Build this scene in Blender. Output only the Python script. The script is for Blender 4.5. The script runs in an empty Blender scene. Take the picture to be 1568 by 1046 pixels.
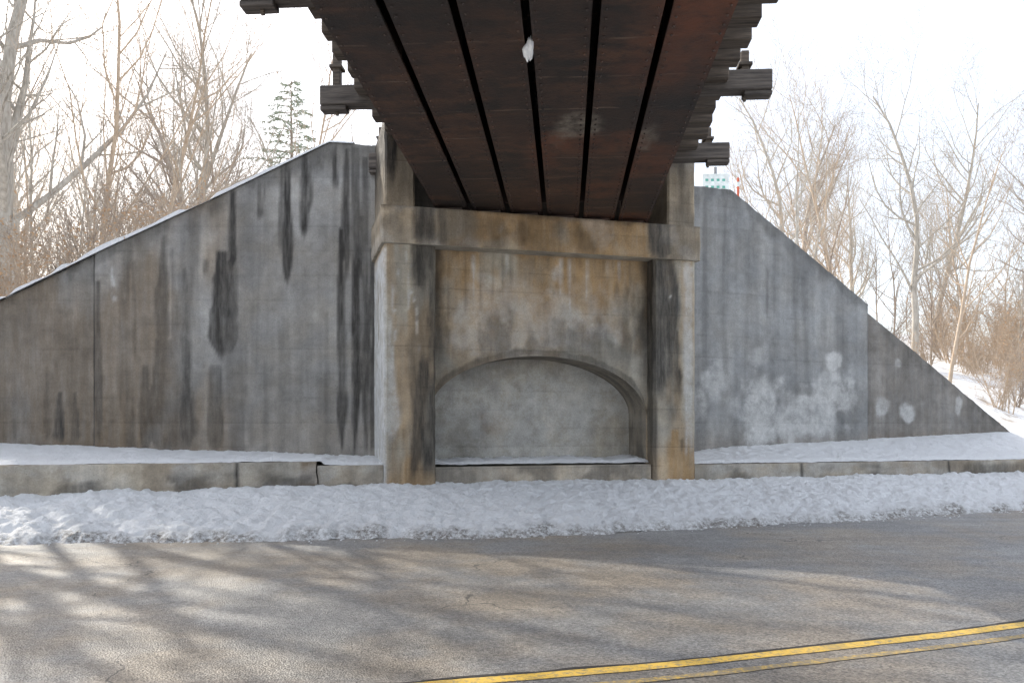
import bpy, math, random, bmesh
import numpy as np
from mathutils import Vector
sc=bpy.context.scene
R=np.random.default_rng(7)
TBL=R.random((256,256))
def vn(x,y,s=0):
    x=np.asarray(x,float)+s*17.3; y=np.asarray(y,float)+s*31.7
    x,y=np.broadcast_arrays(x,y)
    xi=np.floor(x).astype(int); yi=np.floor(y).astype(int)
    fx=x-xi; fy=y-yi; fx=fx*fx*(3-2*fx); fy=fy*fy*(3-2*fy)
    a=TBL[xi&255,yi&255]; b=TBL[(xi+1)&255,yi&255]; c=TBL[xi&255,(yi+1)&255]; d=TBL[(xi+1)&255,(yi+1)&255]
    return (a*(1-fx)+b*fx)*(1-fy)+(c*(1-fx)+d*fx)*fy
def fbm(x,y,o=4,s=0):
    t=0;a=.5;f=1;n=0
    x=np.asarray(x,float); y=np.asarray(y,float)
    for i in range(o):
        xr_=x*.8-y*.6 if i%2 else x; yr_=x*.6+y*.8 if i%2 else y
        t=t+a*vn(xr_*f,yr_*f,s+i); n+=a; a*=.5; f*=2.03
    return t/n
def sfbm(x,y,o=4,s=0):   # no rotation: keeps vertical streaks vertical
    t=0;a=.5;f=1;n=0
    for i in range(o):
        t=t+a*vn(np.asarray(x)*f,np.asarray(y)*f,s+i); n+=a; a*=.5; f*=2.03
    return t/n
def ss(e0,e1,x):
    t=np.clip((x-e0)/(e1-e0),0,1); return t*t*(3-2*t)

# ---------------------------------------------------------------- materials
def new_mat(name):
    m=bpy.data.materials.new(name); m.use_nodes=True
    nt=m.node_tree; b=nt.nodes['Principled BSDF']; return m,nt,b
class N:
    def __init__(s,nt): s.nt=nt
    def n(s,t,**k):
        x=s.nt.nodes.new(t)
        for a,b in k.items(): setattr(x,a,b)
        return x
    def l(s,a,b): s.nt.links.new(a,b)
    def setin(s,sock,v):
        if isinstance(v,bpy.types.NodeSocket): s.l(v,sock)
        else: sock.default_value=v
    def math(s,op,a,b=0.0,c=None,clamp=False):
        x=s.n('ShaderNodeMath',operation=op); x.use_clamp=clamp
        s.setin(x.inputs[0],a); s.setin(x.inputs[1],b)
        if c is not None: s.setin(x.inputs[2],c)
        return x.outputs[0]
    def coord(s,scale=(1,1,1),rot=(0,0,0)):
        tc=s.n('ShaderNodeTexCoord'); mp=s.n('ShaderNodeMapping')
        mp.inputs['Scale'].default_value=scale; mp.inputs['Rotation'].default_value=rot
        s.l(tc.outputs['Object'],mp.inputs['Vector']); return mp.outputs[0]
    def noise(s,vec,scale,detail=4,rough=.55,dist=0):
        x=s.n('ShaderNodeTexNoise'); s.l(vec,x.inputs['Vector']); x.inputs['Scale'].default_value=scale
        x.inputs['Detail'].default_value=min(detail,4); x.inputs['Roughness'].default_value=rough; x.inputs['Distortion'].default_value=dist
        return x.outputs['Fac']
    def rng(s,v,a,b,c,d):
        x=s.n('ShaderNodeMapRange'); s.setin(x.inputs[0],v)
        for i,q in enumerate((a,b,c,d)): x.inputs[i+1].default_value=q
        return x.outputs[0]
    def mix(s,f,a,b,mode='MIX'):
        x=s.n('ShaderNodeMix',data_type='RGBA',blend_type=mode)
        s.setin(x.inputs[0],f); s.setin(x.inputs[6],a if isinstance(a,bpy.types.NodeSocket) else (*a,1)); s.setin(x.inputs[7],b if isinstance(b,bpy.types.NodeSocket) else (*b,1))
        return x.outputs[2]
    def scale(s,col,f):
        x=s.n('ShaderNodeVectorMath',operation='SCALE'); s.setin(x.inputs[0],col); s.setin(x.inputs['Scale'],f); return x.outputs[0]
    def bump(s,h,st,dist,b,prev=None):
        x=s.n('ShaderNodeBump'); s.l(h,x.inputs['Height']); x.inputs['Strength'].default_value=st; x.inputs['Distance'].default_value=dist
        if prev: s.l(prev,x.inputs['Normal'])
        if b: s.l(x.outputs[0],b.inputs['Normal'])
        return x.outputs[0]

def concrete(name,base,warm=(.23,.175,.12),board=.41,dark=(.030,.027,.024),white=(.55,.55,.54),tintk=(1.08,.97,.82),lineamt=.15):
    m,nt,b=new_mat(name); n=N(nt)
    c=n.coord()
    big=n.rng(n.noise(c,.7,4),.3,.7,.74,1.24)
    st=n.rng(n.noise(n.coord((4,4,.22)),1.0,4,.6),.3,.7,.8,1.16)
    fine=n.rng(n.noise(c,45,3,.7),.25,.75,.82,1.16)
    mid=n.rng(n.noise(c,5,4,.7),.3,.7,.82,1.16)
    sp=n.n('ShaderNodeSeparateXYZ'); n.l(c,sp.inputs[0])
    zz=n.math('DIVIDE',n.math('ADD',sp.outputs[2],n.math('MULTIPLY',n.noise(n.coord((.6,.6,.1)),1),.04)),board)
    wn=n.n('ShaderNodeTexWhiteNoise',noise_dimensions='1D'); n.l(n.math('FLOOR',zz),wn.inputs['W'])
    bd=n.rng(wn.outputs[0],0,1,.95,1.04)
    fr=n.math('FRACT',zz)
    line=n.math('SUBTRACT',1.0,n.math('MULTIPLY',n.rng(fr,0,.12,1,0),n.rng(n.noise(n.coord((1.1,1.1,3)),1,4),.44,.6,0,lineamt)))
    f=n.math('MULTIPLY',big,st)
    for q in (fine,mid,bd,line): f=n.math('MULTIPLY',f,q)
    rgb=n.n('ShaderNodeRGB'); rgb.outputs[0].default_value=(*base,1)
    tint=n.mix(n.rng(n.noise(c,1.7,4),.4,.62,0,.55),rgb.outputs[0],(base[0]*tintk[0],base[1]*tintk[1],base[2]*tintk[2]))
    col=n.scale(tint,f)
    at=n.n('ShaderNodeAttribute'); at.attribute_name='stain_and_light'
    s2=n.n('ShaderNodeSeparateColor'); n.l(at.outputs['Color'],s2.inputs[0])
    brk=n.rng(n.noise(n.coord((9,9,1.2)),1,4,.7),.3,.6,.68,1.05)
    warmf=n.math('MULTIPLY',s2.outputs[2],brk,clamp=True)
    col=n.mix(warmf,col,n.scale(n.mix(0,warm,warm),f))
    brk3=n.rng(n.noise(c,3.6,4,.72),.34,.56,.35,1.0)
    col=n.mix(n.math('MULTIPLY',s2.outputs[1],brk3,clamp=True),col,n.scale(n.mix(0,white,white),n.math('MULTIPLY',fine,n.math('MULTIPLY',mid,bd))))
    col=n.mix(n.math('MULTIPLY',s2.outputs[0],brk,clamp=True),col,n.scale(n.mix(0,dark,dark),f))
    pit=n.n('ShaderNodeTexVoronoi'); pit.inputs['Scale'].default_value=16; n.l(c,pit.inputs['Vector'])
    pm=n.math('MULTIPLY',n.math('LESS_THAN',pit.outputs['Distance'],.09),n.math('GREATER_THAN',n.noise(c,2.2,2),.52))
    col=n.mix(n.math('MULTIPLY',pm,.5),col,(.04,.038,.035))
    n.l(col,b.inputs['Base Color'])
    n.l(n.math('SUBTRACT',.9,n.math('MULTIPLY',s2.outputs[0],.35)),b.inputs['Roughness'])
    b.inputs['Specular IOR Level'].default_value=.3
    h=n.math('ADD',n.noise(c,30,4,.7),n.math('MULTIPLY',line,.3))
    h=n.math('SUBTRACT',h,n.math('MULTIPLY',pm,.4))
    n.bump(h,.6,.012,b)
    return m
M_wall=concrete('weathered_concrete',(.285,.279,.268),tintk=(1.06,.99,.88))
M_wall2=concrete('weathered_concrete_pale',(.270,.275,.276),tintk=(1.04,.99,.92))
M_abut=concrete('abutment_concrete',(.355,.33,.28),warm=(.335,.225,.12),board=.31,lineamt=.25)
M_ledge=concrete('ledge_concrete',(.40,.37,.32),board=.7)

def snow_mat():
    m,nt,b=new_mat('snow'); n=N(nt); c=n.coord()
    d=n.math('GREATER_THAN',n.noise(c,42,4,.8),.715)
    d2=n.rng(n.noise(c,2.5,4,.7),.54,.78,0,.25)
    at=n.n('ShaderNodeAttribute'); at.attribute_name='stain_and_light'
    s2=n.n('ShaderNodeSeparateColor'); n.l(at.outputs['Color'],s2.inputs[0])
    col=n.mix(d2,(.95,.955,.96),(.82,.81,.79))
    col=n.mix(n.math('MULTIPLY',d,.6),col,(.25,.2,.15))
    dirt=n.math('MULTIPLY',s2.outputs[0],n.rng(n.noise(c,16,4,.8),.38,.6,0,1),clamp=True)
    col=n.mix(dirt,col,(.17,.14,.11))
    n.l(col,b.inputs['Base Color']); b.inputs['Roughness'].default_value=.75; b.inputs['Specular IOR Level'].default_value=.25
    n.bump(n.noise(c,20,4,.85),1.0,.07,b)
    return m
M_snow=snow_mat()
def hill_mat():
    m,nt,b=new_mat('snowy_hillside'); n=N(nt); c=n.coord()
    f=n.rng(n.noise(c,.9,4,.75),.52,.64,0,.9)
    col=n.mix(f,(.88,.89,.90),(.40,.31,.22)); col=n.mix(n.math('MULTIPLY',n.math('GREATER_THAN',n.noise(c,12,4,.8),.62),.6),col,(.30,.23,.16))
    n.l(col,b.inputs['Base Color']); b.inputs['Roughness'].default_value=.9
    n.bump(n.noise(c,6,4,.8),.6,.1,b); return m
M_hill=hill_mat()
def asphalt():
    m,nt,b=new_mat('asphalt'); n=N(nt); c=n.coord()
    v=n.n('ShaderNodeTexVoronoi'); v.inputs['Scale'].default_value=75; n.l(c,v.inputs['Vector'])
    sc_=n.n('ShaderNodeSeparateColor'); n.l(v.outputs['Color'],sc_.inputs[0])
    sp=n.rng(sc_.outputs[0],0,1,.55,1.5)
    a=n.rng(n.noise(c,.55,4,.6),.3,.7,.82,1.18); w=n.rng(n.noise(n.coord((.25,2.2,1),(0,0,math.radians(-12))),1.2,4),.35,.65,.88,1.12)
    f=n.math('MULTIPLY',n.math('MULTIPLY',sp,a),w)
    f=n.math('MULTIPLY',f,n.rng(n.noise(c,150,2),.3,.7,.8,1.2))
    f=n.math('MULTIPLY',f,n.rng(n.noise(c,3.5,4,.7),.35,.65,.88,1.1))
    tn=n.mix(n.rng(n.noise(c,.8,4,.6),.42,.6,0,1),(.212,.208,.202),(.255,.218,.175))
    col=n.scale(tn,f)
    cr=n.n('ShaderNodeTexVoronoi',feature='DISTANCE_TO_EDGE'); cr.inputs['Scale'].default_value=.28
    dv=n.n('ShaderNodeVectorMath',operation='ADD'); nz=n.n('ShaderNodeTexNoise'); nz.inputs['Scale'].default_value=1.6; nz.inputs['Detail'].default_value=4
    n.l(c,nz.inputs['Vector']); sv=n.n('ShaderNodeVectorMath',operation='SCALE'); n.l(nz.outputs['Color'],sv.inputs[0]); sv.inputs['Scale'].default_value=.9
    n.l(c,dv.inputs[0]); n.l(sv.outputs[0],dv.inputs[1]); n.l(dv.outputs[0],cr.inputs['Vector'])
    crack=n.math('MULTIPLY',n.math('LESS_THAN',cr.outputs['Distance'],.0025),n.math('GREATER_THAN',n.noise(c,.8,3),.56))
    col=n.mix(n.math('MULTIPLY',crack,.7),col,(.03,.03,.03))
    n.l(col,b.inputs['Base Color']); b.inputs['Roughness'].default_value=.5; b.inputs['Specular IOR Level'].default_value=.65
    n.bump(n.math('SUBTRACT',n.math('ADD',n.noise(c,90,3,.7),n.math('MULTIPLY',v.outputs['Distance'],1.0)),crack),.6,.01,b)
    return m
M_asph=asphalt()
def yellow(nm,lo_,hi):
    m,nt,b=new_mat(nm); n=N(nt); c=n.coord()
    f=n.math('MAXIMUM',n.rng(n.noise(c,24,4,.8),lo_,hi,0,.9),n.rng(n.noise(c,1.7,4,.7),.52,.66,0,.7))
    col=n.mix(f,(.80,.52,.09),(.24,.21,.165)); n.l(col,b.inputs['Base Color']); b.inputs['Roughness'].default_value=.6
    n.bump(n.noise(c,80,4),.4,.01,b); return m
M_yel=yellow('yellow_paint',.48,.66); M_yel2=yellow('worn_yellow_paint',.32,.52)
def tar():
    m,nt,b=new_mat('tar_joint'); b.inputs['Base Color'].default_value=(.03,.028,.028,1); b.inputs['Roughness'].default_value=.7; return m
M_tar=tar()
def steel():
    m,nt,b=new_mat('rusty_steel'); n=N(nt); c=n.coord()
    w=n.noise(n.coord((1.2,3.2,1)),1.0,4,.65)
    f=n.noise(c,1.1,4,.7)
    col=n.mix(n.rng(f,.38,.62,0,1),(.028,.021,.018),(.078,.041,.028))
    col=n.mix(n.rng(w,.48,.66,0,.75),col,(.135,.064,.036))
    col=n.mix(n.rng(n.noise(c,.5,3,.6),.45,.62,0,.6),col,(.026,.021,.019))
    col=n.mix(n.rng(n.noise(c,9,4,.75),.5,.68,0,.65),col,(.024,.019,.018))
    sp=n.n('ShaderNodeSeparateXYZ'); n.l(c,sp.inputs[0])
    fr=n.math('FRACT',n.math('ADD',n.math('DIVIDE',sp.outputs[1],.78),n.math('MULTIPLY',n.noise(c,.8,2),.2)))
    ln=n.math('MULTIPLY',n.math('LESS_THAN',fr,.035),n.rng(n.noise(c,3,4),.42,.62,0,.7))
    col=n.mix(ln,col,(.19,.13,.095))
    at=n.n('ShaderNodeAttribute'); at.attribute_name='stain_and_light'; s2=n.n('ShaderNodeSeparateColor'); n.l(at.outputs['Color'],s2.inputs[0])
    col=n.mix(n.math('MULTIPLY',s2.outputs[1],n.rng(n.noise(c,8,4,.7),.35,.6,.2,1),clamp=True),col,(.28,.24,.19))
    col=n.mix(n.math('MULTIPLY',s2.outputs[2],n.rng(n.noise(c,5,4,.7),.35,.6,.1,.85),clamp=True),col,(.18,.062,.03))
    n.l(col,b.inputs['Base Color']); b.inputs['Roughness'].default_value=.6; b.inputs['Metallic'].default_value=.2
    n.bump(n.noise(c,28,4,.7),.5,.012,b); return m
M_steel=steel()
def wood(name,a,b2,sc=(1,14,14)):
    m,nt,b=new_mat(name); n=N(nt)
    g=n.noise(n.coord(sc),1.6,4,.7); 
    col=n.mix(n.rng(g,.3,.7,0,1),a,b2); n.l(col,b.inputs['Base Color']); b.inputs['Roughness'].default_value=.85
    n.bump(g,.7,.015,b); return m
M_tie=wood('creosote_timber',(.03,.024,.02),(.17,.135,.105))
M_tie2=wood('weathered_timber',(.035,.03,.028),(.17,.145,.125))
def bark(name,a,b2):
    m,nt,b=new_mat(name); n=N(nt)
    g=n.noise(n.coord((4,4,1)),2.2,3,.7); n.l(n.mix(n.rng(g,.3,.7,0,1),a,b2),b.inputs['Base Color']); b.inputs['Roughness'].default_value=.9
    return m
M_b1=bark('pale_bark',(.29,.26,.22),(.57,.53,.47)); M_b2=bark('brown_bark',(.22,.175,.14),(.46,.38,.31)); M_b3=bark('tan_twigs',(.38,.29,.21),(.58,.47,.36))
def plain(name,c,r=.7,met=0):
    m,nt,b=new_mat(name); n=N(nt); g=n.noise(n.coord(),7,3,.7)
    n.l(n.scale(n.mix(0,c,c),n.rng(g,.3,.7,.75,1.2)),b.inputs['Base Color']); b.inputs['Roughness'].default_value=r; b.inputs['Metallic'].default_value=met; return m
M_leaf=plain('dry_leaf',(.50,.32,.18)); M_needle=plain('pine_needles',(.30,.35,.26)); M_rail=plain('rail_steel',(.16,.11,.09),.5,.6)
M_ice=plain('ice_white',(.8,.82,.84),.3); M_sign=plain('sign_white',(.7,.74,.72),.5); M_red=plain('marker_orange',(.6,.12,.05),.5); M_grn=plain('sign_green',(.12,.4,.32),.5); M_galv=plain('galvanised_steel',(.3,.3,.3),.5,.5)

# ---------------------------------------------------------------- mesh helpers
class MB:
    def __init__(s): s.v=[];s.f=[];s.c=[];s.k=0
    def grid(s,P,C=None):
        nu,nv=P.shape[:2]; s.v.append(P.reshape(-1,3)); s.c.append((np.zeros((nu*nv,3)) if C is None else np.stack(C,-1).reshape(-1,3)))
        i=np.arange(nu-1)[:,None]*nv+np.arange(nv-1)[None,:]+s.k
        s.f.extend(np.stack([i,i+nv,i+nv+1,i+1],-1).reshape(-1,4).tolist()); s.k+=nu*nv
    def poly(s,pts,C=(0,0,0)):
        pts=np.array(pts,float); s.v.append(pts); s.c.append(np.tile(C,(len(pts),1))); s.f.append(list(range(s.k,s.k+len(pts)))); s.k+=len(pts)
    def raw(s,v,f):
        v=np.array(v,float); s.v.append(v); s.c.append(np.zeros((len(v),3))); s.f.extend([[a+s.k for a in q] for q in f]); s.k+=len(v)
    def box(s,x0,x1,y0,y1,z0,z1,ch=0.0):
        if ch<=0:
            v=[(x,y,z) for x in (x0,x1) for y in (y0,y1) for z in (z0,z1)]
            s.raw(v,[(0,1,3,2),(4,6,7,5),(0,4,5,1),(2,3,7,6),(0,2,6,4),(1,5,7,3)])
        else:
            bm=bmesh.new(); bmesh.ops.create_cube(bm,size=1)
            for q in bm.verts: q.co=Vector((x0+(q.co.x+.5)*(x1-x0),y0+(q.co.y+.5)*(y1-y0),z0+(q.co.z+.5)*(z1-z0)))
            bmesh.ops.bevel(bm,geom=bm.edges[:],offset=ch,segments=1,affect='EDGES')
            bm.verts.index_update()
            s.raw([tuple(q.co) for q in bm.verts],[[q.index for q in f.verts] for f in bm.faces]); bm.free()
    def build(s,name,mat,parent=None,smooth=False):
        me=bpy.data.meshes.new(name); V=np.concatenate(s.v); me.from_pydata(V.tolist(),[],s.f)
        C=np.concatenate(s.c); a=me.color_attributes.new('stain_and_light','FLOAT_COLOR','POINT')
        a.data.foreach_set('color',np.concatenate([C,np.ones((len(C),1))],1).astype(np.float32).ravel())
        me.materials.append(mat); 
        if smooth: me.polygons.foreach_set('use_smooth',np.ones(len(me.polygons),bool))
        me.update(); o=bpy.data.objects.new(name,me); sc.collection.objects.link(o)
        if parent: o.parent=parent
        return o
def empty(name,loc=(0,0,0),rz=0):
    e=bpy.data.objects.new(name,None); e.location=loc; e.rotation_euler=(0,0,rz); sc.collection.objects.link(e); return e
def profile(mb,pts,z0,z1,col=None,step=.04,zs=.04,jit=.007):
    pts=[np.array(p,float) for p in pts]; ring=[]
    for a,b in zip(pts,pts[1:]+pts[:1]):
        k=max(1,int(np.linalg.norm(b-a)/step))
        for i in range(k): ring.append(a+(b-a)*i/k)
    ring.append(ring[0]); ring=np.array(ring); nz=max(2,int((z1-z0)/zs)+1)
    Z=np.linspace(z0,z1,nz)
    X=np.repeat(ring[:,0][:,None],nz,1); Y=np.repeat(ring[:,1][:,None],nz,1); ZZ=np.repeat(Z[None],len(ring),0)
    dx=(fbm(ZZ*5+3,Y*3+X*5,4,1)-.5)*jit*3; dy=(fbm(ZZ*6+13,X*5+Y*3,4,5)-.5)*jit*3
    C=col(X,Y,ZZ) if col else None
    P=np.stack([X+dx,Y+dy,ZZ],-1); mb.grid(P,C)
    z3=np.zeros(3)
    mb.poly(P[:-1,-1,:],z3); mb.poly(P[:-1,0,:],z3)

# ---------------------------------------------------------------- stains
def drip(X,Z,xc,w0,w1,zt,zb,seed,wob=.05,soft=.026):
    t=np.clip((zt-Z)/(zt-zb),0,1)
    c=xc+(fbm(Z*1.1+seed,Z*0+seed*3.1,3)-.5)*wob
    hw=(w0+(w1-w0)*t)*.5*(.55+.95*fbm(Z*1.8+seed*2,Z*0+seed,3)); hw=hw*np.clip((1-t)*4,0,1)**.6
    m=ss(-soft,soft,hw-np.abs(X-c)+(sfbm(X*12,Z*1.3,4,seed)-.5)*np.minimum(.045,hw*.9))
    return m*ss(zt+.05,zt-.03,Z)*ss(zb-.05,zb+.25,Z+(sfbm(X*12,Z*1.5,3,seed)-.5)*.25)*(.72+.28*ss(.3,.6,sfbm(X*5,Z*1.1,3,seed+2)))
def blob(X,Z,xc,zc,rx,rz,seed,th=.0):
    d=np.sqrt(((X-xc)/rx)**2+((Z-zc)/rz)**2)
    return ss(0,.5,1.0-d+(fbm(X*2.6,Z*2.2,6,seed)-.5)*1.5-th)

k1=.010926
def LX(u): return (u-784)*k1
def LZ(v): return 1.6+(650-v)*k1
left_drips=[(357,292,420,10,12,1),(344,385,560,26,44,1),(350,398,500,30,30,1),(330,560,695,20,30,.6),(316,398,430,8,10,.7),(360,392,408,34,14,.9),(396,272,345,7,9,.95),(405,262,320,6,6,.7),
 (440,232,438,8,22,1),(430,250,400,7,8,.7),(466,225,372,10,14,1),(475,228,330,8,8,.7),(513,222,300,8,9,1),(524,350,705,10,16,1),(530,228,440,9,11,.9),(545,225,705,11,15,1),
 (560,240,705,9,12,.85),(571,380,705,8,10,.9),(555,330,560,8,8,.7),(250,360,560,8,22,.65),(283,410,640,8,18,.75),(222,560,700,12,18,.6),(285,560,695,12,22,.8),(262,520,700,50,86,.55),(240,440,500,6,14,.6),
 (150,430,690,8,16,.75),(112,600,690,6,18,.85),(88,600,690,8,26,.95),(70,560,690,6,14,.6),(20,560,690,8,10,.6),(265,380,530,6,12,.5),(270,450,520,5,8,.6),(378,300,700,6,5,.3),(600,200,705,10,10,.5),
 (385,620,700,6,10,.3),(45,500,690,8,10,.5),(185,430,640,6,8,.4),(205,400,560,6,8,.4),(500,480,700,5,7,.3)]
def col_left(X,Z):
    wet_dark=np.zeros_like(X); wh=np.zeros_like(X)
    for i,(u,v0,v1,w0,w1,s) in enumerate(left_drips):
        wet_dark=np.maximum(wet_dark,s*drip(X,Z,LX(u),w0*k1,w1*k1,LZ(v0),LZ(v1),i+1.37))
    wh=.24*blob(X,Z,LX(460),LZ(310),.8,.9,3)+.8*drip(X,Z,LX(172),.05,.12,LZ(410),LZ(475),7,.3)*ss(.45,.6,fbm(X*9,Z*6,3))
    top=topL(X)
    wet_dark=np.maximum(wet_dark,.55*ss(.36,.02,(top-Z)+(sfbm(X*4,Z*1,4,9)-.5)*.8))
    st=sfbm(X*3.3,Z*.22,4,11); wet_dark=np.maximum(wet_dark,.45*ss(.55,.68,st)*ss(-2.6,-5.5,X))
    wet_dark=np.maximum(wet_dark,.38*ss(-6.3,-7.6,X+(fbm(X,Z*1.2,4,3)-.5)*1.2))
    warm=.7*ss(-4.3,-5.3,X)*ss(.36,.6,fbm(X*1.0,Z*.5,4,21)+.1)+.25*ss(2.4,1.2,Z)
    jt=ss(.022,.008,np.abs(X-LX(143)+(fbm(Z*2,Z*0,3)-.5)*.03)); wet_dark=np.maximum(wet_dark,jt)
    return wet_dark,np.clip(wh*(1-.7*wet_dark),0,1),np.clip(warm,0,1)
TLx=[-14,-8.6,-6.79,-4.81,-3.06,-2.2]; TLz=[1.2,3.66,4.54,5.46,6.31,6.27]
def topL(X): return np.interp(X,TLx,TLz)
D2=22; RX,RY=3.39,15.01
def topR(T): return np.interp(T,[0,.86,4.27,4.29,4.32,8.6,9.2],[6.06,6.07,4.08,4.06,3.93,1.43,1.15])
right_blobs=[(2.35,1.9,1.7,.8,.75,.2),(1.6,1.9,.7,.9,.85,.1),(3.3,2.1,.75,.8,.8,.1),(3.35,2.9,.3,.25,.85,0),(.45,2.35,.4,.5,.6,.1),(.1,2.0,.25,.4,.5,0),(4.79,1.98,.2,.24,.75,-.1),(5.5,1.8,.24,.22,.9,-.15),(6.95,1.95,.14,.26,.65,0),(5.2,2.9,.12,.12,.5,0),(1.5,2.9,.5,.3,.4,.2)]
def col_right(T,Z):
    wh=np.zeros_like(T)
    for i,(t,z,a,b,s,th) in enumerate(right_blobs): wh=np.maximum(wh,s*blob(T,Z,t,z,a,b,i+31,th))
    for i,(t,w,a,b) in enumerate([(3.35,.3,3.0,1.4),(2.6,.2,2.4,1.3),(1.3,.3,2.4,1.3),(4.79,.1,2,1.5)]): wh=np.maximum(wh,.35*drip(T,Z,t,w,w*.5,a,b,i+150))
    wet_dark=.5*ss(.3,.0,topR(T)-Z+(fbm(T*4,Z*2,4,9)-.5)*.6)
    wet_dark=np.maximum(wet_dark,.2*ss(.54,.68,sfbm(T*3,Z*.3,4,41)))
    wet_dark=np.maximum(wet_dark,ss(.035,.012,np.abs(T-4.3))*.95)
    for i,(t,a,b,w) in enumerate([(.7,5.9,4.2,.05),(1.7,4.6,3.6,.05),(2.6,5,3.4,.06),(4.34,4,1.4,.1),(4.9,3.4,2.6,.05),(.25,5.9,2.2,.08),(3.6,4.2,3,.05)]):
        wet_dark=np.maximum(wet_dark,.35*drip(T,Z,t,w,w*1.5,a,b,i+50))
    wet_dark=np.maximum(wet_dark,.22*ss(4.28,4.32,T))
    warm=.3*ss(1.6,1.2,Z)+.35*ss(4.28,4.34,T)
    return wet_dark*(1-.5*wh),wh,np.clip(warm,0,1)

def wing(name,xs,topf,base,colf,loc,rz,mat,step=.035,thick=.4,recess=None):
    e=MB(); X=np.arange(xs[0],xs[1]+step,step); nv=170
    T=np.linspace(0,1,nv)[None,:]; XX=np.repeat(X[:,None],nv,1); ZZ=base+(topf(XX)-base)*T
    ZZ=ZZ+(fbm(XX*6,XX*0,4,2)-.5)*.05*T
    YY=(fbm(XX*1.2,ZZ*5,4,8)-.5)*.02+(fbm(XX*8,ZZ*8,3,3)-.5)*.01
    if recess: YY=YY+recess(XX)
    e.grid(np.stack([XX,YY,ZZ],-1),colf(XX,ZZ))
    tz=ZZ[:,-1]; ty=YY[:,-1]
    P=np.stack([np.stack([X,ty,tz],-1),np.stack([X,ty+thick*.5,tz+.005],-1),np.stack([X,ty*0+thick,tz],-1),np.stack([X,ty*0+thick,tz*0+base],-1)],1); e.grid(P,[np.full((len(X),4),.3),np.zeros((len(X),4)),np.zeros((len(X),4))])
    for i in (0,-1):
        e.poly([(X[i],ty[i],base),(X[i],thick,base),(X[i],thick,tz[i]),(X[i],ty[i],tz[i])])
    o=e.build(name,mat); o.location=loc; o.rotation_euler=(0,0,rz)
    return o
wing('wing_wall',(-13.8,-2.2),topL,.3,col_left,(0,13.45,0),0,M_wall,recess=lambda x:ss(LX(143)+.01,LX(143)-.01,x)*.05)
wing('wing_wall',(-.1,9.15),topR,.3,col_right,(RX,RY,0),math.radians(D2),M_wall2,recess=lambda x:ss(4.29,4.31,x)*.07)

# ---------------------------------------------------------------- abutment
AB=empty('concrete_abutment',(-1.99,12.0,0),math.radians(15.2))
def col_lp(X,Y,Z):
    wet_dark=.92*ss(.43,.54,X+(fbm(X*3,Z*1.3,4,61)-.5)*.22)*ss(.5,1.2,Z+ (fbm(X*2,Z,3)-.5)*.8)*(1-.45*ss(.48,.62,fbm(X*5,Z*.8,4,5)))
    wet_dark=np.maximum(wet_dark,.35*ss(.5,.62,sfbm(X*7,Z*.6,4,62)))
    wh=.55*drip(X,Z,.19,.10,.26,2.6,1.3,5,.1)
    wh=np.maximum(wh,.6*drip(X,Z,.42,.015,.03,4.2,3.2,7,.3,.008)); wh=np.maximum(wh,.75*drip(X,Z,.58,.012,.025,4.0,2.6,8,.35,.006))
    wh=np.maximum(wh,.7*drip(X,Z,.33,.012,.03,3.9,2.4,9,.35,.008)); wh=np.maximum(wh,.6*drip(X,Z,.2,.02,.05,4.25,2.6,3,.16,.01))
    wh=np.maximum(wh,1.0*ss(.14,.085,X)*ss(.3,.45,fbm(Y*4+X*4,Z*1.2,4,64)+.15)*ss(4.3,4.2,Z))  # left side face whitened: sunlight on it painted into the colour
    warm=.8*ss(1.3,.8,Z+(fbm(X*3,Z*2,3)-.5)*.5)+.6*ss(.43,.6,sfbm(X*4,Z*.7,4,66))
    return wet_dark*(1-.8*(wh>.5)),wh,np.clip(warm,0,1)
def col_rp(X,Y,Z):
    wet_dark=.92*ss(.5,.4,(X-4.46)+(fbm(X*3,Z*1.5,4,71)-.5)*.3)*ss(1.6,2.6,Z+(fbm(X*3,Z*1.5,4,72)-.5)*1.0)
    wet_dark=np.maximum(wet_dark,.7*ss(.08,.0,X-4.5))
    wh=.75*drip(X,Z,4.72,.012,.025,4.2,3.3,11,.35,.006); wh=np.maximum(wh,.5*drip(X,Z,4.85,.01,.02,3.7,2.6,15,.3,.006))
    wh=np.maximum(wh,.7*drip(X,Z,5.08,.10,.10,4.28,1.0,12,.1)); wh=np.maximum(wh,.6*drip(X,Z,5.15,.08,.08,4.2,.8,13,.05))  # pale strips down the right edge: its lit look painted into the colour
    warm=.6*ss(1.6,.9,Z)+.6*drip(X,Z,4.85,.1,.16,1.5,.8,4)+.5*ss(.42,.6,sfbm(X*4,Z*.7,4,76))
    wet_dark=np.maximum(wet_dark,.9*drip(X,Z,4.98,.05,.04,1.35,1.05,14,.02))
    return wet_dark*(1-.8*(wh>.5)),wh,np.clip(warm,0,1)
c=.045
def rect(s0,s1,n0,n1,ch=c): return [(s0+ch,n0),(s1-ch,n0),(s1,n0+ch),(s1,n1),(s0,n1),(s0,n0+ch)]
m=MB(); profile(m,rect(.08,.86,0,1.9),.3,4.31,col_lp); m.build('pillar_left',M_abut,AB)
m=MB(); profile(m,rect(4.47,5.23,0,1.9),.3,4.31,col_rp); m.build('pillar_right',M_abut,AB)
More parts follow.
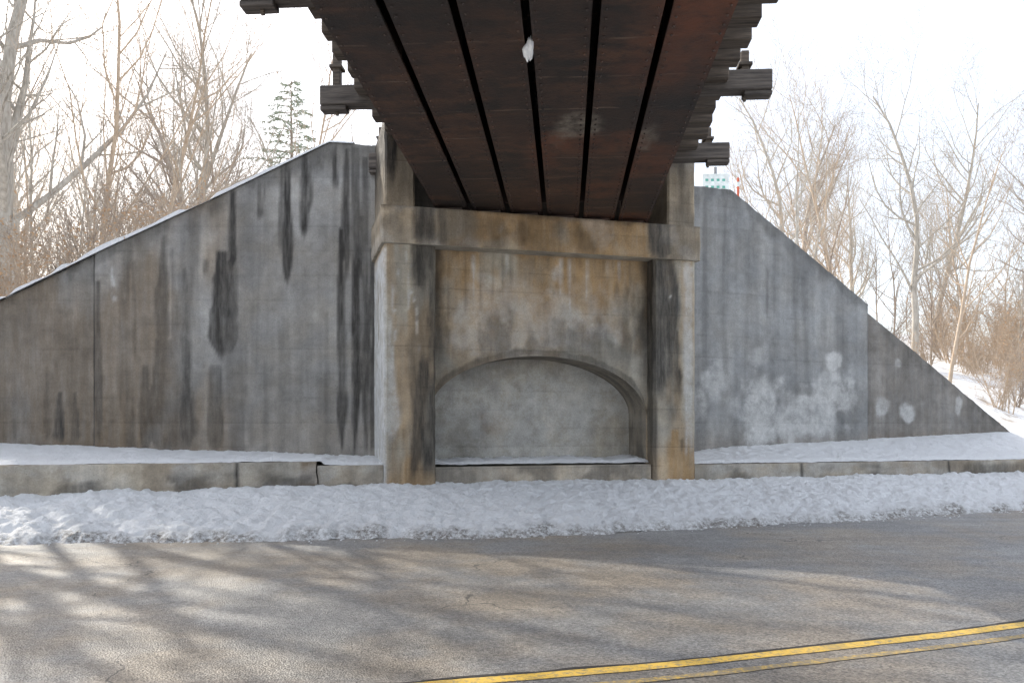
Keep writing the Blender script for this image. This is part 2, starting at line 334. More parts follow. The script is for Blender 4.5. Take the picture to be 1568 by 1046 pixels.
def col_cap(X,Y,Z):
    wet_dark=.9*(drip(X,Z,.68,.28,.3,5,4.2,21)+drip(X,Z,.95,.1,.15,5,4.2,23)*.8+drip(X,Z,4.55,.35,.3,5,4.2,22)+drip(X,Z,5.05,.3,.3,5,4.2,24)*.6)
    wet_dark=np.maximum(wet_dark,.6*ss(4.8,4.87,Z+(fbm(X*5,Z*4,3)-.5)*.08))
    wet_dark=np.maximum(wet_dark,.4*ss(.5,.64,fbm(X*2.2,Z*1.2,4,85)))
    wh=.25*ss(.5,.62,fbm(X*2.5,Z*2,4,81))
    warm=.95*ss(.34,.55,fbm(X*1.2,Z*1.2,4,83))*ss(.9,1.2,X)*ss(4.6,4.2,X)+.35
    return np.clip(wet_dark,0,1),wh,np.clip(warm,0,1)
m=MB(); profile(m,rect(.03,5.29,-.07,1.9,.03),4.313,4.87,col_cap,.05,.04,.011); m.build('bridge_seat_cap',M_abut,AB)
def col_ck(X,Y,Z):
    wet_dark=.55*ss(.4,.6,sfbm(X*4,Z*.7,4,91))+.45*ss(1.5,.2,X); return np.clip(wet_dark,0,1),.4*ss(5.6,6.1,Z)*ss(3,4,X),.35+0*X
m=MB(); profile(m,rect(.09,.54,.0,1.95,.03),4.873,6.22,col_ck); m.build('cheek_wall_left',M_abut,AB)
m=MB(); profile(m,rect(4.72,5.22,.0,1.95,.03),4.873,6.16,col_ck); m.build('cheek_wall_right',M_abut,AB)
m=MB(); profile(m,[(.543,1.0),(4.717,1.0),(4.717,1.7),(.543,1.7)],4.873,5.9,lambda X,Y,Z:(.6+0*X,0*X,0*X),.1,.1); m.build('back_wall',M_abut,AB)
a0,ha,zsp,rise=2.62,1.82,1.75,.95; NP=.25; NB=.95
def archz(s): return zsp+rise*np.sqrt(np.clip(1-((s-a0)/ha)**2,0,1))
def col_pan(X,Z):
    wet_dark=np.zeros_like(X)
    up=ss(3.0,4.2,Z+(fbm(X*2.2,Z*.8,4,101)-.5)*1.3)
    warm=1.0*up*ss(.3,.5,fbm(X*1.6,Z*.9,4,103)+.1)+.5*ss(.42,.6,fbm(X*1.4,Z*.9,4,104))
    wet_dark=np.maximum(wet_dark,.45*ss(.52,.66,fbm(X*2.6,Z*.9,5,105))*ss(2.0,3.0,Z)); 
    wet_dark=np.maximum(wet_dark,.8*ss(1.15,.92,X+(fbm(Z*2,X*3,3,7)-.5)*.25)*ss(1.5,3.4,Z))
    wet_dark=np.maximum(wet_dark,.75*ss(4.22,4.42,X+(fbm(Z*2,X*3,3,8)-.5)*.3)*ss(1.5,3,Z))
    wet_dark=np.maximum(wet_dark,.6*ss(.1,.03,np.abs(Z-(archz(X)+.05)+(fbm(X*5,Z*3,3,17)-.5)*.12)))  # darker band along the arch edge
    for i in range(16):
        x=1.1+i*.21+.1*math.sin(i*7); wet_dark=np.maximum(wet_dark,.38*drip(X,Z,x,.03,.05,4.3,3.0+1.1*abs(math.sin(i*3.3)),i+170))
    wh=np.zeros_like(X)
    for i,(x,z,a,b,s) in enumerate([(2.9,4.0,.12,.2,.5),(2.2,3.2,1.2,.7,.35),(3.3,3.3,.8,.6,.4),(1.6,3.7,.35,.35,.3),(2.6,2.95,1.2,.25,.35)]): wh=np.maximum(wh,s*blob(X,Z,x,z,a,b,i+120))
    for i,(x,w,a,b) in enumerate([(2.05,.05,4.3,3.9),(2.95,.08,4.28,3.5),(3.1,.05,4.28,3.2),(3.95,.05,4.28,3.9),(3.75,.04,4.28,3.95),(1.5,.05,4.25,3.4),(3.4,.05,4.28,3.5)]): wh=np.maximum(wh,.6*drip(X,Z,x,w,w*.8,a,b,i+130))
    return wet_dark,wh,np.clip(warm,0,1)
th=np.linspace(0,math.pi,170); sa=a0-ha*np.cos(th)
m=MB(); nv=120
XX=np.repeat(sa[:,None],nv,1); lo=archz(sa)[:,None]; ZZ=lo+(4.32-lo)*np.linspace(0,1,nv)[None]
YY=NP+(fbm(XX*2,ZZ*5,4,3)-.5)*.025
m.grid(np.stack([XX,YY,ZZ],-1),col_pan(XX,ZZ))
ns=np.linspace(0,1,16)[None]; arcx=np.concatenate([[a0-ha]*12,sa,[a0+ha]*12]); arcz=np.concatenate([np.linspace(.5,zsp,12),archz(sa),np.linspace(zsp,.5,12)])
XX=np.repeat(arcx[:,None],16,1)+0*ns; ZZ=np.repeat(arcz[:,None],16,1); YY=NP+.0+(NB-NP+.02)*ns+0*XX
YY[:,0]=NP+(fbm(XX[:,0]*2,ZZ[:,0]*5,4,3)-.5)*.025
m.grid(np.stack([XX,YY,ZZ],-1),[.35+.3*ss(.4,.6,fbm(YY*5,XX*2+ZZ*2,4,3)),.1+0*XX,.2+0*XX])
m.grid(np.stack([np.array([[.8]*2,[a0-ha]*2]),np.full((2,2),NP),np.array([[.5,4.32]]*2)],-1)); 
zz=np.linspace(.5,4.32,90)[None]; xx=np.linspace(a0+ha,4.6,8)[:,None]; XX=xx+0*zz; ZZ=zz+0*xx
m.grid(np.stack([XX,NP+0*XX,ZZ],-1),col_pan(XX,ZZ))
x=np.linspace(.75,4.6,130)[:,None]; z=np.linspace(.5,2.9,80)[None]; XX=x+0*z; ZZ=z+0*x
cb=(.04+.3*ss(.48,.66,fbm(XX*1.3,ZZ*.8,4,5)), .2+.3*ss(.4,.62,fbm(XX*1.1,ZZ*1.3,5,9)+.05)+.3*blob(XX,ZZ,4.0,2.3,.3,.25,19), .3*blob(XX,ZZ,2.0,1.6,.3,.3,29))
m.grid(np.stack([XX,NB+(fbm(XX*2,ZZ*3,4)-.5)*.03,ZZ],-1),cb)
m.build('arched_panel',M_abut,AB)
m=MB(); profile(m,[(.87,.08),(4.46,.08),(4.46,.6),(.87,.6)],.3,.945,lambda X,Y,Z:(.5*ss(.4,.6,fbm(X*3,Z*3,4)),.2+0*X,.3+0*X),.05,.04); m.build('arch_sill',M_abut,AB)
def col_ledge(X,Y,Z):
    wet_dark=.6*ss(.54,.66,fbm(X*1.6,Z*3,5,141))*ss(1.0,.8,Z)+.85*(ss(.03,.012,np.abs(((X+.4)%3.1)-1.5)))
    warm=.9*drip(X,Z,-1.0,.3,.22,1.1,.5,5)+.4*ss(.5,.6,fbm(X*1.4,Z*2,4,143))
    return np.clip(wet_dark,0,1),.3*ss(.5,.65,fbm(X*2,Z*4,4,145)),np.clip(warm,0,1)
m=MB(); profile(m,[(-6.3,.04),(-.9,.04),(-.9,.5),(-6.3,.5)],.3,1.05,col_ledge,.05,.04,.016); m.build('ledge_left_outer',M_ledge,AB)
m=MB(); profile(m,[(-.88,.06),(.075,.06),(.075,.5),(-.88,.5)],.3,.99,col_ledge,.05,.04,.016); m.build('ledge_left_inner',M_ledge,AB)
m=MB(); profile(m,[(5.235,.05),(13.8,.05),(13.8,.5),(5.235,.5)],.3,.93,col_ledge,.05,.04,.016); m.build('ledge_right',M_ledge,AB)

# ---------------------------------------------------------------- ground, snow, road
def sm(xs,ys,x,w=1.6):
    o=0
    for k in np.linspace(-w,w,9): o=o+np.interp(x+k,xs,ys)
    return o/9
def yE(x): return sm([-90,-60,-30,-15,-5.82,-1.4,.52,2.21,4.71,7.84,15,30,60,90],[-32,-12,4,8.2,9.13,9.34,9.75,10.26,11.23,12.5,16,25,48,72],x)
def yC(x): return sm([-90,-60,-30,-20,-8,-3,-.49,.64,1.63,2.57,3.5,7.5,14,30,60,90],[-44,-24,-7,-2.2,1.8,3.34,4.07,4.34,4.67,4.99,5.34,7.1,10.6,19.4,42,66],x,.7)
def yL(x):
    l=12.05+.2715*(x+2.0); l=np.where(x<-8,np.interp(x,[-90,-8],[10.42,10.42]),l); return np.where(x>11.5,np.interp(x,[11.5,15,30,60,90],[15.72,18.5,28,51,75]),l)
Wx=[-90,-13.8,-2.3,3.39,11.9,30,60,90]; Wy=[13.6,13.6,13.6,15.12,18.6,31,54,78]
def yW(x): return np.interp(x,Wx,Wy)
FX=[-90,-14,-8.6,-6.79,-4.81,-3.06,-2.3,3.39,4.18,7.37,11.34,12.5,30,90]; FZ=[1.2,1.25,3.62,4.50,5.42,6.25,6.2,6.0,6.0,3.9,1.42,1.35,1.3,1.2]
def zW0(x): return np.interp(x,[-90,-14,-8.6,-2.3,3.3,4,11.3,90],[1.2,1.25,1.24,1.02,1.05,1.13,1.40,1.3])
def hillz(x,y):
    r=np.maximum(y-yW(x),0); F=np.interp(x,FX,FZ); xc=-.32+.0665*y
    emb=6.15-.5*np.maximum(0,np.abs(x-xc)-3.8)
    hill=np.where(x<xc,2+np.minimum(.16*r,7),1.3+np.minimum(.22*r,9)); H=np.maximum(emb,hill)
    return F+(H-F)*ss(0,8,r)+(fbm(x*.5,y*.5,4,5)-.5)*.5*ss(0,3,r)
xs=np.concatenate([np.linspace(-90,-9,60),np.arange(-8.9,11,.03),np.linspace(11.05,90,60)])
def strip(name,y0,z0,y1,z1,nj,amp,mat,pw=1.0,lip=0,dirtf=None,fine=1.0):
    t=np.linspace(0,1,nj)[None]; X=xs[:,None]+0*t; Y=y0[:,None]+(y1-y0)[:,None]*t; Z=z0[:,None]+(z1-z0)[:,None]*t**pw
    lm=(fbm(X*1.8,Y*1.8,4,151)-.5)*.9+fine*((fbm(X*8,Y*8,4,155)-.5)*1.0+(fbm(X*17,Y*17,3,158)-.5)*.55)
    Z=Z+amp*lm*np.minimum(1,.25+t*8)*np.minimum(1,(1-t)*6+.3)
    if lip: Z=Z+lip*ss(0,.06,t)
    C=None
    if dirtf is not None: C=dirtf(X,Y,t)
    mb=MB(); mb.grid(np.stack([X,Y,Z],-1),C); return mb.build(name,mat,None,True)
e=yE(xs)+(fbm(xs*1.5,xs*0,5,161)-.5)*.45+(fbm(xs*9,xs*0,3,3)-.5)*.18
strip('snow_bank',e,0*xs+.245,yL(xs)+.12,0*xs+np.interp(xs,[-8,-3,3,10],[.62,.67,.66,.68]),100,.12,M_snow,.8,.05,lambda X,Y,t:(np.clip(ss(.13,.0,t+(fbm(X*3,Y*3,3)-.5)*.2)*.9,0,1)+0*X,0*X,0*X))
strip('ledge_snow',yL(xs)+.15,np.interp(xs,[-8,-2.85,-2.8,-2,3,3.1,11],[1.055,1.055,1.0,.98,.97,.94,.94]),yW(xs)-.05,zW0(xs),40,.09,M_snow,1.2,.05,None,.7)
jr=np.concatenate([np.linspace(0,6,25)[:-1],np.linspace(6,40,30)[:-1],np.linspace(40,170,20)])
x2=np.concatenate([np.linspace(-150,-16,40),np.arange(-15.7,16,.3),np.linspace(16.4,150,40)])
X=x2[:,None]+0*jr[None]; Y=yW(x2)[:,None]+.28+jr[None]; mb=MB(); mb.grid(np.stack([X,Y,hillz(X,Y)],-1)); mb.build('embankment',M_hill,None,True)
xx=np.arange(-13.5,-2.6,.05); th_=.03+.09*fbm(xx*2.6,xx*0,4,9)*ss(-2.5,-5,xx); th_=th_*ss(.36,.54,fbm(xx*1.3,xx*0+4,3,19)+.08)
zt=topL(xx); P=np.stack([np.stack([xx,13.42+0*xx,zt+.002],-1),np.stack([xx,13.44+0*xx,zt+th_],-1),np.stack([xx,13.65+0*xx,zt+th_*1.6+.005],-1),np.stack([xx,13.95+0*xx,zt-.02],-1)],1)
mb=MB(); mb.grid(P); mb.build('coping_snow',M_snow,None,True)
mb=MB(); g=np.linspace(-600,600,61); X,Y=np.meshgrid(g,g,indexing='ij'); mb.grid(np.stack([X,Y,0*X+.2],-1)); mb.build('ground',M_snow)
xr=np.concatenate([np.linspace(-90,-10,50),np.linspace(-9.8,14,160),np.linspace(14.5,90,50)])
t=np.linspace(0,1,24)[None]; y0=yC(xr)-5.2; y1=yE(xr)+.6; X=xr[:,None]+0*t; Y=y0[:,None]+(y1-y0)[:,None]*t
mb=MB(); mb.grid(np.stack([X,Y,.25+0*X],-1)); mb.build('road',M_asph)
RM=empty('road_marking')
def mark(name,off,w,z,mat,wob=0):
    mb=MB(); y=yC(xr2)+off; ww=w/2*(1+wob*(fbm(xr2*6,xr2*0,4,off*10)-.5)*2); j=wob*(fbm(xr2*2,xr2*0+3,4,7)-.5)*.08
    P=np.stack([np.stack([xr2,y-ww+j,0*xr2+z],-1),np.stack([xr2,y+ww+j,0*xr2+z],-1)],1); mb.grid(P); mb.build(name,mat,RM)
xr2=np.concatenate([np.linspace(-60,-6,60),np.linspace(-5.95,12,500),np.linspace(12.2,60,60)])
mark('yellow_line_near',-.13,.07,.254,M_yel2,.3); mark('yellow_line_far',.09,.105,.254,M_yel,.25); mark('tar_joint',.168,.03,.2535,M_tar,1.0)
strip_y=yC(xs)-5.2
t=np.linspace(0,1,20)[None]; X=xs[:,None]+0*t; Y=strip_y[:,None]-6*t; Z=.24+.35*t+(fbm(X*2,Y*2,4)-.5)*.12*np.minimum(1,t*5)
mb=MB(); mb.grid(np.stack([X,Y,Z],-1)); mb.build('snow_verge',M_snow,None,True)
rg=random.Random(9); m=MB()
for i in range(190):
    x=rg.uniform(-7.5,9.5); y=float(yE(np.array([x]))[0])-abs(rg.gauss(0,.16))+.1; s=rg.uniform(.005,.018)
    pts=[(math.cos(a)*s*rg.uniform(.6,1.2),math.sin(a)*s*rg.uniform(.6,1.2)) for a in np.arange(5)*2*math.pi/5]; h=s*rg.uniform(.5,1)
    v=[(x+p,y+q,.2505) for p,q in pts]+[(x+p*.6,y+q*.6,.25+h) for p,q in pts]
    m.raw(v,[(k,(k+1)%5,5+(k+1)%5,5+k) for k in range(5)]+[(5,6,7,8,9)])
m.build('snow_crumbs',M_snow)

# ---------------------------------------------------------------- bridge
BR=empty('railway_bridge',(0,0,0),math.radians(-3.8))
pitch=.571; fl=.50; cx=-.32; zb=4.93
def tend(L,n=.75): return (n+.521+11.58+.3254*L)/.9455
def stl(X,Y):
    wh=.8*blob(X,Y,.42-.32,8.95,.28,.55,201)+.6*blob(X,Y,.95,9.4,.16,.5,203)+.35*blob(X,Y,-.1,9.4,.12,.3,204)
    rs=.7*ss(.5,.66,fbm(X*1.3,Y*1.1,4,205))*ss(-1.0,.8,X)+.6*blob(X,Y,1.1,7.0,.8,1.3,206)+.6*blob(X,Y,-.3,9.8,.4,.8,207)
    return 0*X,np.clip(wh,0,1),np.clip(rs,0,1)
for i in range(6):
    L=cx+(i-2.5)*pitch; y1=tend(L); m=MB()
    x=np.linspace(L-fl/2,L+fl/2,9)[:,None]; y=np.arange(-8,y1,.06)[None]; y=np.append(y[0],y1)[None]; X=x+0*y; Y=y+0*x
    Z=zb+(fbm(X*3,Y*1.3,3,i)-.5)*.014
    m.grid(np.stack([X,Y,Z],-1),stl(X,Y))
    for sx in (L-fl/2,L+fl/2):
        m.raw([(sx,-8,zb),(sx,y1,zb),(sx,y1,zb+.03),(sx,-8,zb+.03)],[(0,1,2,3)])
    m.raw([(L-fl/2,-8,zb+.03),(L+fl/2,-8,zb+.03),(L+fl/2,y1,zb+.03),(L-fl/2,y1,zb+.03)],[(0,1,2,3)])
    m.box(L-.012,L+.012,-8,y1,zb+.031,zb+.95); m.box(L-.2,L+.2,-8,y1,zb+.951,zb+.99)
    yy=-6.5
    while yy<y1-.1:
        m.box(L-.21,L+.21,yy,yy+.012,zb+.032,zb+.949); yy+=1.4
    for sx in (L-fl/2+.045,L+fl/2-.045):
        for yy in np.arange(4,y1-.02,.155):
            a=[(sx+.014*math.cos(q),yy+.014*math.sin(q),zb-.003) for q in np.arange(6)*math.pi/3]; b2=[(sx+.008*math.cos(q),yy+.008*math.sin(q),zb-.016) for q in np.arange(6)*math.pi/3]
            m.raw(a+b2,[(k,(k+1)%6,6+(k+1)%6,6+k) for k in range(6)]+[(6,7,8,9,10,11)])
    m.box(L-.17,L+.17,y1-.75,y1-.35,4.872,zb-.008)
    m.build('girder_%d'%(i+1),M_steel,BR)
m=MB(); m.box(cx-1.6,cx+1.6,-8,12.6,zb+.9915,zb+.9945); m.build('deck_plate',M_steel,BR)
m=MB(); rr=random.Random(3)
yy=-7.8
while yy<15.5:
    q=rr.uniform(-.06,.06); m.box(cx-2.38+q,cx+2.42+q+rr.uniform(-.06,.06),yy,yy+.23,zb+.995,zb+1.22+rr.uniform(-.01,.01),.012); yy+=.50+rr.uniform(-.03,.03)
m.build('ties',M_tie,BR)
m=MB()
for yy in (-1.6,.7,3.0,5.3,7.8,10.45,13.1):
    for k,(xa,xb) in enumerate(((cx-2.93,cx),(cx+.001,cx+2.93))):
        y0_=yy+(.0 if k==0 else -.12)
        m.box(xa,xb,y0_,y0_+.22,zb+.90,zb+1.16,.015)
        if k==0: m.box(xa,xa+.35,y0_+.02,y0_+.2,zb+.84,zb+.897,.008)
        else: m.box(xb-.35,xb,y0_+.02,y0_+.2,zb+.84,zb+.897,.008)
m.build('outrigger_timbers',M_tie2,BR)
m=MB()
for yy in (-1.6,.7,3.0,5.3,7.8,10.45,13.1):
    for sx in (-1,1):
        X0=cx+sx*(2.72 if sx<0 else 2.6); y0_=yy+(.0 if sx<0 else -.12); hh=1.60 if sx<0 else 1.42
        m.box(X0-.05,X0+.05,y0_+.05,y0_+.17,zb+1.163,zb+hh,.01); m.box(X0-.085,X0+.085,y0_+.01,y0_+.21,zb+hh-.2,zb+hh-.16,.006)
        m.box(X0-.02,X0+.02,y0_+.09,y0_+.13,zb+.79,zb+.838,.005)
m.build('post_brackets',M_tie,BR)
m=MB()
for sx in (-1,1):
    m.box(cx+sx*2.2-.1,cx+sx*2.2+.1,-8,15.2,zb+1.235,zb+1.42,.01)
    m.box(cx+sx*1.3-.08,cx+sx*1.3+.08,-8,15.2,zb+1.235,zb+1.38,.01)
m.build('guard_timbers',M_tie,BR)
m=MB()
for sx in (-1,1):
    X0=cx+sx*.75
    m.box(X0-.07,X0+.07,-8,40,zb+1.236,zb+1.25); m.box(X0-.01,X0+.01,-8,40,zb+1.251,zb+1.35); m.box(X0-.035,X0+.035,-8,40,zb+1.351,zb+1.385,.006)
m.build('rails',M_rail,BR)
m=MB(); m.box(cx-1.68,cx+1.68,12.2,12.23,zb+.04,zb+.9); m.build('end_diaphragm',M_steel,BR)

bm=bmesh.new(); bmesh.ops.create_icosphere(bm,subdivisions=3,radius=1)
for v in bm.verts:
    z=v.co.z; w=.05*(1-.35*max(0,z))*(1+.25*math.sin(5*v.co.x+3*z)); 
    if z<0: w*=1+.25*z
    v.co=Vector((v.co.x*w+.01*z,v.co.y*w,z*.11+.015*math.sin(9*v.co.x)))
me=bpy.data.meshes.new('ice_chunk'); bm.to_mesh(me); bm.free(); me.materials.append(M_ice); o=bpy.data.objects.new('ice_chunk',me); sc.collection.objects.link(o); o.location=(.15,7.0,4.87)

e_=empty('marker_sign',(4.35,17.2,0)); m=MB(); m.box(-.03,.03,-.02,.02,5.8,7.1); m.build('post',M_galv,e_)
m=MB(); m.box(-.28,.28,-.035,-.022,6.55,6.95,.004); m.build('board',M_sign,e_); m=MB()
for i in range(2):
    for j in range(4): m.box(-.22+j*.12,-.16+j*.12,-.042,-.0355,6.64+i*.15,6.69+i*.15)
m.build('lettering',M_grn,e_)
e_=empty('orange_marker_post',(4.95,17.6,0)); m=MB(); m.box(-.025,.025,-.02,.02,5.7,7.0,.01); m.build('post',M_red,e_); m=MB(); m.box(-.03,.03,-.026,.026,6.8,6.9); m.build('reflector_band',M_sign,e_)

# ---------------------------------------------------------------- trees
class TT:
    def __init__(s): s.v=[];s.f=[];s.k=0
    def tube(s,pts,rad,k):
        pts=np.array(pts); n=len(pts); d=np.gradient(pts,axis=0); d/=np.linalg.norm(d,axis=1)[:,None]+1e-9
        ref=np.array([.3,.9,.1]) if abs(d[0,2])>.5 else np.array([0,0,1.]); a=np.cross(d,ref); a/=np.linalg.norm(a,axis=1)[:,None]+1e-9; b=np.cross(d,a)
        q=np.arange(k)*2*math.pi/k; R_=np.array(rad)[:,None,None]
        V=pts[:,None,:]+R_*(a[:,None,:]*np.cos(q)[None,:,None]+b[:,None,:]*np.sin(q)[None,:,None])
        s.v.append(V.reshape(-1,3)); i=(np.arange(n-1)[:,None]*k); j=np.arange(k)[None]; j2=(j+1)%k
        F=np.stack([i+j,i+j2,i+k+j2,i+k+j],-1).reshape(-1,4)+s.k; s.f.append(F); s.k+=n*k
def mesh_np(name,V,F,mats,midx=None):
    me=bpy.data.meshes.new(name); me.vertices.add(len(V)); me.vertices.foreach_set('co',V.astype(np.float32).ravel())
    me.loops.add(F.size); me.loops.foreach_set('vertex_index',F.astype(np.int32).ravel())
    me.polygons.add(len(F)); me.polygons.foreach_set('loop_start',np.arange(len(F),dtype=np.int32)*4); me.polygons.foreach_set('loop_total',np.full(len(F),4,np.int32))
    for q in mats: me.materials.append(q)
    if midx is not None: me.polygons.foreach_set('material_index',midx.astype(np.int32))
    me.update(calc_edges=True); me.validate(); return me
def gen_tree(name,seed,h,r0,kids,mat,stems=1,lean=(0,0),up=.12,wander=.12,start=.3,leaf=0,minr=.006,spread=(30,60),lenf=(.35,.6)):
    rg=random.Random(seed); T=TT(); ends=[]
    npt=[10,6,4,3,3]
    def rec(p,d,L,r,lev):
        n=npt[min(lev,4)]; pts=[p.copy()]; rad=[r]; dd=d.copy()
        for i in range(1,n):
            dd=dd+np.array([rg.gauss(0,wander),rg.gauss(0,wander),rg.gauss(0,wander)+ (up if lev>0 else .02)])*(1.3 if lev>0 else .6); dd/=np.linalg.norm(dd)
            pts.append(pts[-1]+dd*L/(n-1)); rad.append(max(minr*.6,r*(1-.82*i/(n-1))))
        T.tube(pts,rad,6 if lev==0 else (4 if lev==1 else 3))
        if lev>=len(kids): ends.append((pts[-1])); return
        for c_ in range(kids[lev]):
            t=start+(1-start)*(c_+rg.random())/kids[lev] if lev==0 else .15+.85*(c_+rg.random())/kids[lev]
            t=min(t,.985); f=t*(n-1); i=int(f); q=pts[i]+(pts[min(i+1,n-1)]-pts[i])*(f-i); rr_=rad[i]+(rad[min(i+1,n-1)]-rad[i])*(f-i)
            dl=pts[min(i+1,n-1)]-pts[i] if i<n-1 else dd; dl=dl/np.linalg.norm(dl)
            az=rg.uniform(0,2*math.pi); an=math.radians(rg.uniform(*spread))
            a=np.cross(dl,[.2,.3,.9] if abs(dl[2])<.9 else [1,0,0]); a/=np.linalg.norm(a); b=np.cross(dl,a)
            nd=dl*math.cos(an)+(a*math.cos(az)+b*math.sin(az))*math.sin(an)
            rec(q,nd,L*rg.uniform(*lenf)*(1-.45*t if lev==0 else 1-.3*t),max(minr,rr_*rg.uniform(.45,.7)),lev+1)
    for s_ in range(stems):
        if stems>1:
            az=rg.uniform(0,6.28); an=rg.uniform(.1,.55); d=np.array([math.cos(az)*math.sin(an),math.sin(az)*math.sin(an),math.cos(an)]); p=np.array([rg.uniform(-.3,.3),rg.uniform(-.3,.3),-.2]); hh=h*rg.uniform(.6,1)
        else: d=np.array([lean[0],lean[1],1.]); d/=np.linalg.norm(d); p=np.array([0,0,-.4]); hh=h
        rec(p,d,hh,r0,0)
    V=np.concatenate(T.v); F=np.concatenate(T.f); mi=np.zeros(len(F))
    if leaf and ends:
        E=np.array(ends); idx=np.array([rg.random()<leaf for _ in E]); E=E[idx]; m_=len(E)
        A=R.normal(size=(m_,3)); A/=np.linalg.norm(A,axis=1)[:,None]; B=np.cross(A,R.normal(size=(m_,3))); B/=np.linalg.norm(B,axis=1)[:,None]; z=.045
        Q=np.stack([E,E+A*z+B*z*.5,E+A*z*2,E+A*z-B*z*.5],1).reshape(-1,3); F2=np.arange(m_*4).reshape(-1,4)+len(V); V=np.concatenate([V,Q]); F=np.concatenate([F,F2]); mi=np.concatenate([mi,np.ones(m_)])
    return mesh_np(name,V,F,[mat,M_leaf],mi)
big=[gen_tree('bare_tree_mesh_a',11,17,.27,(18,8,5,3),M_b1,lean=(.12,0),start=.22),
     gen_tree('bare_tree_mesh_b',12,15,.20,(18,8,5,3),M_b1,lean=(.05,0),start=.25),
     gen_tree('bare_tree_mesh_c',13,16,.24,(18,8,5,3),M_b2,lean=(-.08,0),start=.25)]
# open-crowned tree: heavy limbs, few twigs
openc=gen_tree('bare_tree_mesh_d',19,15,.26,(9,4,2),M_b1,start=.3,minr=.018)
slim=[gen_tree('slim_tree_mesh_a',21,12,.09,(16,7,5),M_b1,up=.2,start=.2,minr=.007),
      gen_tree('slim_tree_mesh_b',22,11,.08,(15,7,5),M_b2,up=.22,start=.2,minr=.007),
      gen_tree('slim_tree_mesh_c',23,13,.11,(17,7,5),M_b3,up=.2,start=.2,minr=.007,leaf=.06)]
shr=[gen_tree('shrub_mesh_a',31,4.0,.03,(8,5,4),M_b2,stems=10,up=.1,start=.1,minr=.005),
     gen_tree('shrub_mesh_b',32,3.2,.025,(8,5,4),M_b3,stems=10,up=.08,start=.1,minr=.005,leaf=.15),
     gen_tree('shrub_mesh_c',33,2.2,.016,(7,4,3),M_b3,stems=10,up=.02,start=.1,minr=.004,leaf=.2)]
def put(name,me,x,y,s=1,rz=0,z=None,parent=None,tilt=(0,0)):
    o=bpy.data.objects.new(name,me); sc.collection.objects.link(o)
    zz=float(hillz(np.array(float(x)),np.array(float(y)))) if z is None else z
    o.location=(x,y,zz-.1); o.scale=(s,s,s); o.rotation_euler=(tilt[0],tilt[1],rz)
    if parent: o.parent=parent
    return o
put('bare_tree',big[0],-13.6,21.5,1,0); put('bare_tree',openc,-15.4,20,1.05,1)
put('bare_tree',big[2],-19,30,1,2); put('bare_tree',big[2],20,28,1.0,2.6); put('bare_tree',big[0],24.5,32,.9,3)
put('bare_tree',big[1],17,34,.8,2); put('bare_tree',big[1],-14,34,.9,5); put('bare_tree',big[1],-11.2,27,.8,3.6); put('bare_tree',big[2],-12.2,33,.75,.6)
# hillside trees left of the view, where the sun comes over
for (x,y,s,r) in [(-14.9,16.4,.95,1.0),(-18.5,18.5,1.1,2.0),(-13.0,17.9,.8,5.2)]: put('bare_tree',openc,x,y,s,r)
rg=random.Random(5)
for i in range(15): put('slim_tree',slim[i%3],rg.uniform(-22,-8.5),rg.uniform(23,37),rg.uniform(.6,1),rg.uniform(0,6.3))
for i in range(11): put('slim_tree',slim[i%3],rg.uniform(9,30),rg.uniform(26,42),rg.uniform(.65,1.05),rg.uniform(0,6.3))
for (x,y,k,s) in [(-9.3,17.5,0,1.15),(-8.1,16.6,0,.95),(-10.5,17,1,1.1),(-12,16,0,1),(-13.5,17,1,1.1),(-6.6,15.2,2,.9),(-8.6,14.6,2,.9),(-10.5,14.7,2,1),(-7.5,14.2,2,.8),(-4.3,19,2,.8),(-7.8,18.6,0,1.1),(-9.9,19.5,0,1.2),(-6.3,14.1,2,.6),(-9.4,14.0,2,.6),(-5.9,18,1,.8)]:
    put('shrub',shr[k],x,y,s,rg.uniform(0,6))
for i in range(17):
    x=rg.uniform(11,26); y=float(yW(np.array(x)))+rg.uniform(4,14); put('shrub',shr[1 if rg.random()<.7 else i%3],x,y,rg.uniform(.5,.9),rg.uniform(0,6))
DT=empty('distant_trees')
for i in range(50):
    y=rg.uniform(40,85); x=rg.choice([rg.uniform(-.75*y,-.16*y),rg.uniform(.27*y,.8*y)]); k=rg.random()
    put('tree_%d'%i,(big if k<.3 else slim)[i%3],x,y,rg.uniform(.8,1.25),rg.uniform(0,6.3),parent=DT)
for i in range(30):
    y=rg.uniform(34,60); x=rg.choice([rg.uniform(-.7*y,-.25*y),rg.uniform(.3*y,.75*y)])
    put('thicket_%d'%i,shr[i%2],x,y,rg.uniform(1,1.7),rg.uniform(0,6.3),parent=DT)
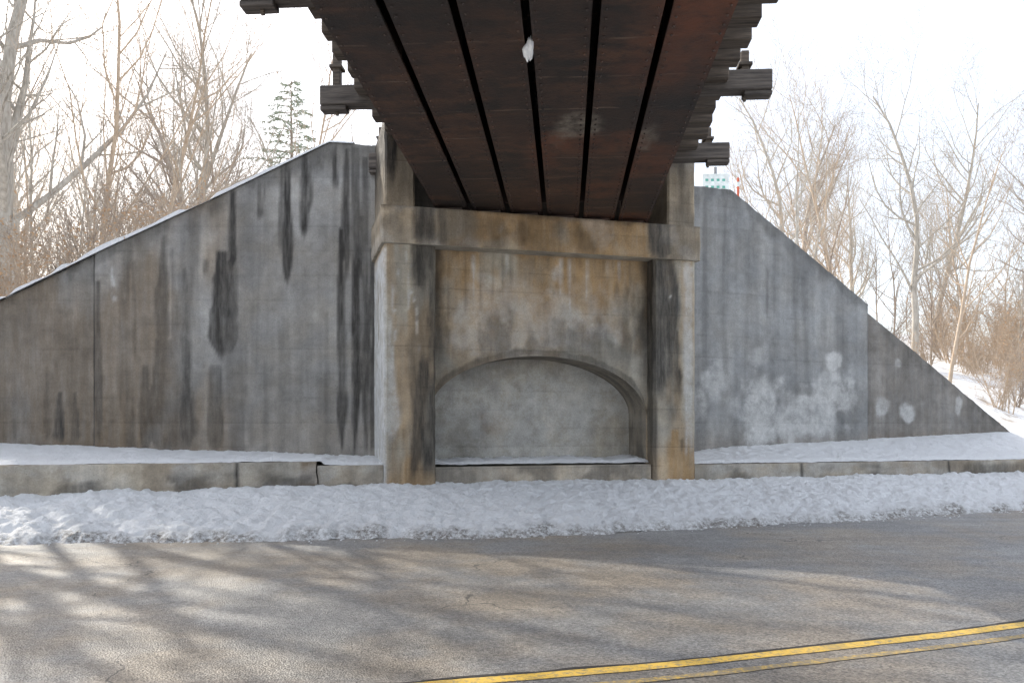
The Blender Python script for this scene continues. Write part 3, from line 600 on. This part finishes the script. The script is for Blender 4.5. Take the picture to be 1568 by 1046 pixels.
def conifer(h=13,seed=4):
    rg=random.Random(seed); T=TT(); T.tube([(0,0,-.4),(0.05,0,h*.5),(0,0,h)],[.17,.1,.02],7)
    quads=[]
    for i in range(130):
        t=.10+.88*i/130; z=t*h; L=(1-t)**.75*4.6*rg.uniform(.5,1.15)+.15; az=i*2.4+rg.uniform(-.4,.4)
        pts=[]
        for j in range(6):
            u=j/5; pts.append((math.cos(az)*L*u,math.sin(az)*L*u,z+.30*L*u-.28*L*u*u))
        T.tube(pts,[.03*(1-.8*j/5) for j in range(6)],3)
        for _ in range(int(20*L)+6):
            u=rg.uniform(.25,1); b=np.array([math.cos(az)*L*u,math.sin(az)*L*u,z+.30*L*u-.28*L*u*u]); sd=rg.choice([-1,1]); w=.4*(1.1-u)+.14
            d=np.array([math.cos(az+sd*.9),math.sin(az+sd*.9),rg.uniform(-.5,.25)])*w*rg.uniform(.5,1.2)
            n_=np.cross(d,[rg.gauss(0,1),rg.gauss(0,1),rg.gauss(0,1)]); n_=n_/np.linalg.norm(n_)*.024
            quads.append([b-n_,b+d*.5-n_*1.3,b+d,b+d*.5+n_*1.3])
    V=np.concatenate(T.v); F=np.concatenate(T.f); Q=np.array(quads).reshape(-1,3); F2=np.arange(len(Q)).reshape(-1,4)+len(V)
    return mesh_np('conifer_mesh',np.concatenate([V,Q]),np.concatenate([F,F2]),[M_b2,M_needle],np.concatenate([np.zeros(len(F)),np.ones(len(F2))]))
cm=conifer(); put('pine_tree',cm,-9.9,36,.9,0)

# ---------------------------------------------------------------- light, sky, camera
el=math.radians(35); az=math.radians(-45)
w=bpy.data.worlds.new('World'); sc.world=w; w.use_nodes=True; nt=w.node_tree
bg=nt.nodes['Background']; sky=nt.nodes.new('ShaderNodeTexSky'); sky.sky_type='NISHITA'; sky.sun_disc=False; sky.sun_elevation=el; sky.sun_rotation=az
sky.dust_density=3.0; sky.air_density=1.0; sky.ozone_density=1.0
sky_fill=nt.nodes.new('ShaderNodeVectorMath'); sky_fill.operation='ADD'; sky_fill.inputs[1].default_value=(5.5,5.6,5.8)  # near-white constant added to whiten the sky and lift the fill light
nt.links.new(sky.outputs[0],sky_fill.inputs[0]); nt.links.new(sky_fill.outputs[0],bg.inputs[0]); bg.inputs[1].default_value=.15
sd=Vector((math.sin(az)*math.cos(el),math.cos(az)*math.cos(el),math.sin(el)))
L=bpy.data.lights.new('sun','SUN'); L.energy=5.0; L.angle=math.radians(.5); L.color=(1,.94,.83); lo=bpy.data.objects.new('sun',L); sc.collection.objects.link(lo); lo.rotation_euler=sd.to_track_quat('Z','Y').to_euler()
cam=bpy.data.cameras.new('camera'); cam.lens=28.26; cam.sensor_width=36; cam.shift_y=.081; cam.clip_end=2000
co=bpy.data.objects.new('camera',cam); sc.collection.objects.link(co); co.location=(0,0,1.6); co.rotation_euler=(math.radians(90),0,0); sc.camera=co
sc.view_settings.view_transform='Standard'; sc.view_settings.look='None'; sc.view_settings.exposure=0
